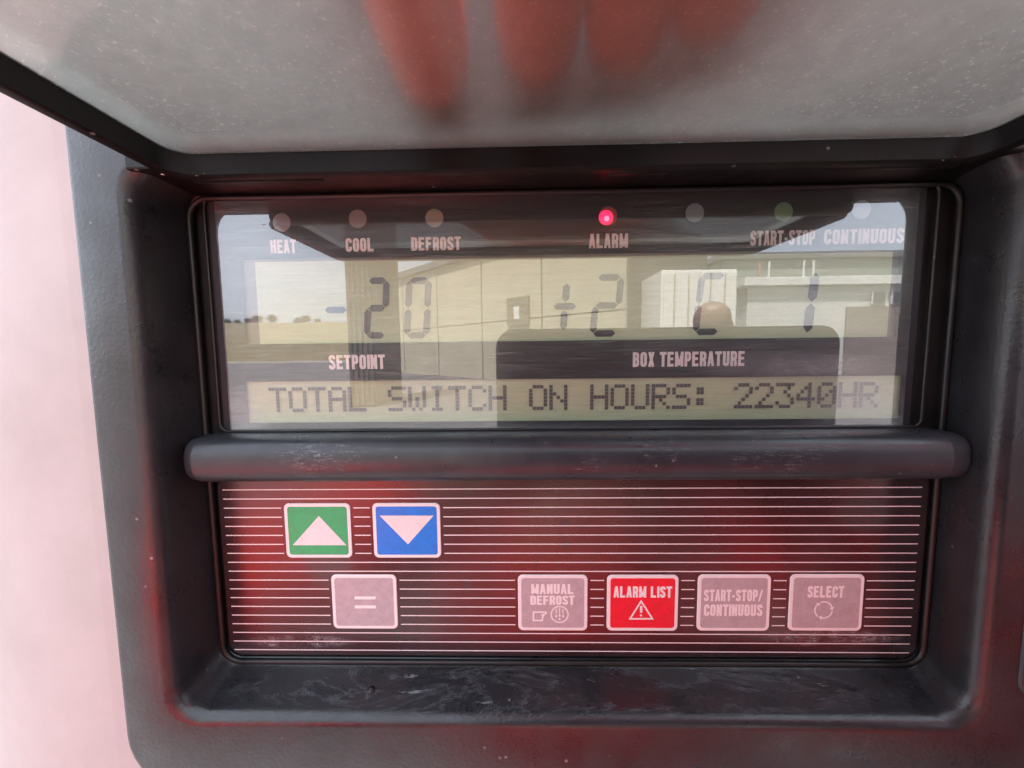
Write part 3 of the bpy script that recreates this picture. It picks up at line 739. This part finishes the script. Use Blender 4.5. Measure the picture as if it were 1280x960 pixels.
# ---- screw boss in the lower ledge
x, z = at(465, 858, -6)
bm = bmesh.new(); bmesh.ops.create_cone(bm, cap_ends=True, segments=20, radius1=1.0, radius2=.8, depth=.7, matrix=Matrix.Translation((x, -6.4, -81.9)) @ Matrix.Rotation(radians(15), 4, 'X'))
bmesh.ops.create_cone(bm, cap_ends=True, segments=20, radius1=.45, radius2=.45, depth=.3, matrix=Matrix.Translation((x, -6.5, -81.45)) @ Matrix.Rotation(radians(15), 4, 'X'))
from_bm('screw', bm, P_gask, cp, True)
# ---- lid, hinged at the top and standing out towards the viewer
lid = bpy.data.objects.new('lid', None); C.objects.link(lid); lid.parent = cp; lid['label'] = 'raised clear lid, grimy, with dark rim'
lid.empty_display_size = .01; lid.location = (0, 0, 0)
TILT = radians(0.8)
def lp(x, s, n_):   # x across, s out from hinge, n up
    return (x, -13.5-s*cos(TILT)+n_*sin(TILT), 35.2+s*sin(TILT)+n_*cos(TILT))
def lring(g, n_, r, s0=0, s1=47): return [lp(x, s, n_) for x, s in rrect(-69.5+g, 88.8-g, s0+g, s1-g, r)]
def lobj(name, rings, mat, cap0=False, cap1=False):
    vs, fs = loft(rings, cap0, cap1); bm = bmesh.new(); b = [bm.verts.new(v) for v in vs]
    for f in fs: bm.faces.new([b[i] for i in f])
    return autosmooth(from_bm(name, bm, mat, lid), 40)
# opaque rim: flange plus skirt
lobj('rim', [lring(0, 0, 5), lring(-.3, .5, 5.3), lring(-.3, 1.1, 5.3), lring(.1, 1.5, 5), lring(.3, 4.6, 5), lring(1.6, 4.7, 4), lring(1.8, 1.6, 4), lring(2.0, .3, 4), lring(1.5, 0, 4), lring(0, 0, 5)], P_lid)
# tray of clear acrylic, rounded shoulder
sh = [lring(.35, 4.65, 5), lring(.5, 5.2, 5)]
for k in range(1, 7):
    a = radians(15*k); sh.append(lring(.5+4.0*(1-cos(a)), 5.2+2.2*sin(a), 5.5))
inn = [lring(1.5+.5+3.2*(1-cos(radians(15*k))), 4.4+1.9*sin(radians(15*k)), 5) for k in range(6, -1, -1)]
lobj('glazing', sh+[lring(8, 7.42, 5), ], G_lid, False, True)
lobj('glazing_underside', [lring(1.55, 4.4, 4.5)]+inn[::-1]+[lring(8, 6.31, 5)], G_lid, False, True)
for a, b in ((-66, -40), (18, 30), (62, 86)):
    bm = bmesh.new()
    r = bmesh.ops.create_cone(bm, cap_ends=True, segments=16, radius1=1.5, radius2=1.5, depth=b-a, matrix=Matrix.Translation(((a+b)/2, -12.6, 36.6)) @ Matrix.Rotation(pi/2, 4, 'Y'))
    from_bm('hinge', bm, P_lid, lid, True)
for z0, y0 in ((37.2, -12.9),):
    boxobj('hinge_rail', (-79.6, 98.8, -13.6, .3, 37.7, 40.5), P_lid, lid, .4)  # widened and lowered to keep mirrored sky out of the pane's top corners
# chewed end of the hinge with bare specks
M_bare = Mt('chipped_edge', (.5, .35, .3), .4, .5).m
bm = bmesh.new()
for cx, s in ((at(228, 222, -15)[0], 4), (at(240, 220, -15)[0], 4), (at(1185, 203, -15)[0], 6)):
    for _ in range(9):
        c = Vector((cx+random.uniform(-s, s), -15.25+random.uniform(-.15, .15), 35.3+random.uniform(0, .7)))
        bmesh.ops.create_icosphere(bm, subdivisions=1, radius=random.uniform(.08, .22), matrix=Matrix.Translation(c) @ Matrix.Diagonal((2, 1, .6, 1)))
o = from_bm('chipped_plastic', bm, M_bare, lid); o['kind'] = 'stuff'
# dark open door added at the right to block light from the recess
dr = empty('light_blocking_door', (.53, -.02, -.3), 'dark open door added to the right of the panel to block light', 'door')
M_door = simple('dark_door_paint', (.035, .035, .04), .5, 30, .3)
boxobj('door_leaf', (.522, .545, -.45, -.022, -.62, .115), M_door, dr, .004, 1)
boxobj('door_handle', (.505, .5215, -.41, -.39, -.34, -.22), M_dk, dr, .003, 1)
for z in (-.5, .02): boxobj('door_hinge', (.51, .553, -.0215, -.0095, z, z+.06), M_dk, dr, .002, 1)
# ---------------------------------------------------------------- phone (its back is mirrored in the pane)
ph = empty('phone', (.07, -.0975, -.0265), 'black phone held level in front of the display, mirrored in the pane', 'phone')
M_phone = Mt('phone_back', (.03, .025, .03), .35).m; M_pedge = Mt('phone_edge', (.6, .6, .58), .25, .5, 1).m
pb = rrect(-11.6, 153, -64, 11, 9)
vs, fs = loft([R3(pb, -101.5), R3(pb, -95.0)], True, True); link_mesh('frame', vs, fs, M_pedge, ph)
pi_ = rrect(-10.8, 152.2, -63.2, 10.2, 8.2); vs, fs = loft([R3(pi_, -95.0), R3(pi_, -94.6)], False, True); link_mesh('back_cover', vs, fs, M_phone, ph)
cb = rrect(-9, 24, -24, 8, 6); vs, fs = loft([R3(cb, -94.6), R3(cb, -93.6)], False, True); link_mesh('camera_bump', vs, fs, M_phone, ph)
# ---------------------------------------------------------------- photographer
def figure(build, off=(0, 0, 0)):
    V = []; E = []; RD = []
    def v(p, r, par=None):
        V.append(Vector(p)+Vector(off)); RD.append(r if isinstance(r, tuple) else (r, r))
        if par is not None: E.append((par, len(V)-1))
        return len(V)-1
    build(v)
    me = bpy.data.meshes.new('skeleton'); me.from_pydata(V, E, []); ob = bpy.data.objects.new('skeleton', me); C.objects.link(ob)
    ob.modifiers.new('s', 'SKIN')
    for i, sv in enumerate(me.skin_vertices[0].data): sv.radius = RD[i]; sv.use_root = (i == 0)
    sub = ob.modifiers.new('d', 'SUBSURF'); sub.levels = 2; sub.render_levels = 2
    bpy.context.view_layer.update()
    ev = ob.evaluated_get(bpy.context.evaluated_depsgraph_get()); m2 = ev.to_mesh()
    vs = [q.co.copy() for q in m2.vertices]; nm = [q.normal.copy() for q in m2.vertices]; fs = [tuple(p.vertices) for p in m2.polygons]
    ev.to_mesh_clear(); bpy.data.objects.remove(ob)
    return vs, nm, fs
def trunk(v, cx, cy, z, legs, hn=0):
    """pelvis to head; z is the shoulder height; returns upper chest joint"""
    pel = v((cx, cy-.02, z-.53), (.19, .13)); wst = v((cx, cy-.015, z-.35), (.20, .13), pel); ch = v((cx, cy, z-.13), (.23, .14), wst); ub = v((cx, cy+.005, z), (.15, .10), ch)
    nk = v((cx, cy+.015+hn*.25, z+.09-hn*.3), .055, ub); hb = v((cx, cy+.025+hn*.6, z+.15-hn*.65), .07, nk); hm = v((cx, cy+.03+hn*.8, z+.21-hn*.8), (.075, .09), hb); v((cx, cy+.025+hn, z+.27-hn), (.06, .075), hm)
    for sx in (-1, 1):
        h = v((cx+sx*.09, cy-.02, z-.62), .095, pel); kx, ky, kz = legs
        kn = v((cx+sx*.11+kx, cy+ky, kz), .06, h); an = v((cx+sx*.11, cy-.05, -1.37), .045, kn); v((cx+sx*.12, cy+.07, -1.41), (.045, .03), an)
    return ub
def photographer(v):
    ub = trunk(v, .09, -.46, -.20, (0, .06, -1.0), .06)
    # left arm behind the phone
    s = v((-.13, -.45, -.24), .085, ub); e = v((-.27, -.245, -.20), .066, s); w1 = v((-.13, -.17, -.145), .044, e); wr = v((-.05, -.155, -.09), .027, w1); pa = v((-.008, -.125, -.06), (.034, .016), wr)
    for x, z in ((.0, -.035), (.017, -.028), (.034, -.03), (.05, -.038)):
        a = v((x, -.112, -.052), .0085, pa); b = v((x+.003, -.108, (z-.052)/2), .0075, a); v((x+.004, -.107, z), .0062, b)
    # right arm, fingers hooked over the top edge of the phone
    s = v((.30, -.45, -.24), .082, ub); e = v((.44, -.28, -.34), .066, s); w1 = v((.24, -.19, -.14), .038, e); wr = v((.185, -.16, -.10), .027, w1); pa = v((.142, -.125, -.058), (.034, .016), wr)
    f1 = v((.122, -.113, -.022), .0095, pa); f2 = v((.104, -.108, .002), .009, f1); f3 = v((.094, -.101, .0165), .009, f2); v((.0905, -.090, .0145), .0098, f3)
    for q in range(3):
        a = v((.125+.016*q, -.114, -.022), .0088, pa); b = v((.118+.015*q, -.111, .000), .0075, a); v((.114+.014*q, -.108, .006), .006, b)
    a = v((.145, -.122, -.066), .010, pa); b = v((.13, -.108, -.078), .0085, a); v((.118, -.092, -.070), .0075, b)
def helper(v):
    ub = trunk(v, .76, -.38, .10, (0, .03, -.97))
    s = v((.585, -.365, .09), .065, ub); e = v((.36, -.29, .29), .05, s); w1 = v((.09, -.185, .145), .034, e); wr = v((.045, -.155, .088), .027, w1); pa = v((.018, -.118, .066), (.034, .015), wr)
    for x0, x1, yt in ((-.016, -.0150, -.0165), (.002, .0035, -.0185), (.017, .0175, -.0215), (.030, .0285, -.027)):
        a = v((x0*.8+.003, -.092, .060), .0085, pa); b = v((x0*.6+x1*.4, -.060, .0545), .0075, a); k_ = 0 if x0 < 0 else .0016; c = v((x1, yt-.014, .0508+k_), .0072, b); v((x1, yt, .0492+k_), .0062, c)
    a = v((.048, -.120, .064), .010, pa); b = v((.055, -.095, .060), .0085, a); v((.054, -.078, .056), .0075, b)
    s = v((.94, -.39, .08), .065, ub); e = v((1.0, -.40, -.2), .05, s); w1 = v((.99, -.33, -.42), .034, e); wr = v((.985, -.32, -.46), .027, w1); pa = v((.98, -.31, -.52), (.03, .018), wr)
    for q in range(4):
        a = v((.962+.013*q, -.305, -.57), .0085, pa); b = v((.962+.013*q, -.295, -.60), .0075, a); v((.962+.013*q, -.285, -.62), .006, b)
    a = v((.95, -.29, -.52), .009, pa); v((.94, -.275, -.55), .008, a)
M_skin = Mt('skin', (.27, .19, .155), .5).m
mj = Mt('red_jacket_cloth', (.70, .024, .018), .6); mj.nrm(mj.bump(mj.noise(18, 4), .6, .01)); M_jack = mj.m
M_glove = Mt('red_glove_knit', (.95, .17, .12), .7).m; M_trou = simple('dark_trousers', (.03, .03, .04)); M_hair = simple('dark_hair', (.03, .02, .015)); M_eye = simple('eye_white', (.6, .6, .6))
def dress(build, cx, cy, zs, label, glove):
    vs, nm, fs = figure(build)
    pr = empty('person', (cx, cy, GZ), label, 'person')
    link_mesh('body', vs, fs, M_skin, pr, True, 1)
    hz_ = [q.z for q in vs if abs(q.x-cx) < .09 and abs(q.y-cy) < .16]; hz_ = max(hz_)
    hy_ = [q.y for q in vs if q.z > hz_-.1 and abs(q.x-cx) < .1 and abs(q.y-cy) < .2]; hf_ = max(hy_); hy_ = sum(hy_)/len(hy_)
    def region(name, test, mat, off):
        use = [f for f in fs if test(sum((vs[i] for i in f), Vector())/len(f))]
        if not use: return
        ids = sorted({i for f in use for i in f}); mp = {i: k for k, i in enumerate(ids)}
        link_mesh(name, [vs[i]+nm[i]*off for i in ids], [tuple(mp[i] for i in f) for f in use], mat, pr, True, 1)
    head = lambda c: c.z > hz_-.215 and abs(c.x-cx) < .11 and abs(c.y-cy) < .20
    hand = glove[0]
    region('jacket', lambda c: not hand(c) and not head(c) and c.z > zs-.66, M_jack, .006)
    region('trousers', lambda c: -1.36 < c.z <= zs-.66, M_trou, .006)
    for sx in (-1, 1): region('shoe', lambda c: c.z <= -1.36 and (c.x-cx)*sx > 0, M_tyre, .006)
    if glove[1]: region('glove', glove[1], M_glove, .0006)
    region('hair', lambda c: head(c) and (c.z > hz_-.06 or (c.y < hy_-.02 and c.z > hz_-.16)), M_hair, .008)
    for sx in (-1, 1):
        bm = bmesh.new(); bmesh.ops.create_uvsphere(bm, u_segments=12, v_segments=8, radius=.009, matrix=Matrix.Translation((cx+sx*.03, hf_-.017, hz_-.10))); from_bm('eye', bm, M_eye, pr, True, 1)
dress(photographer, .09, -.46, -.20, 'photographer in a red jacket hunched behind the phone', (lambda c: c.y > -.158 and -.058 < c.x < .175 and c.z > -.105, None))
dress(helper, .76, -.38, .10, 'helper in a red jacket resting red gloved fingers on the raised lid', (lambda c: (c.y > -.17 and c.x < .3) or (c.x > .9 and c.z < -.47), lambda c: c.y > -.17 and c.x < .3))
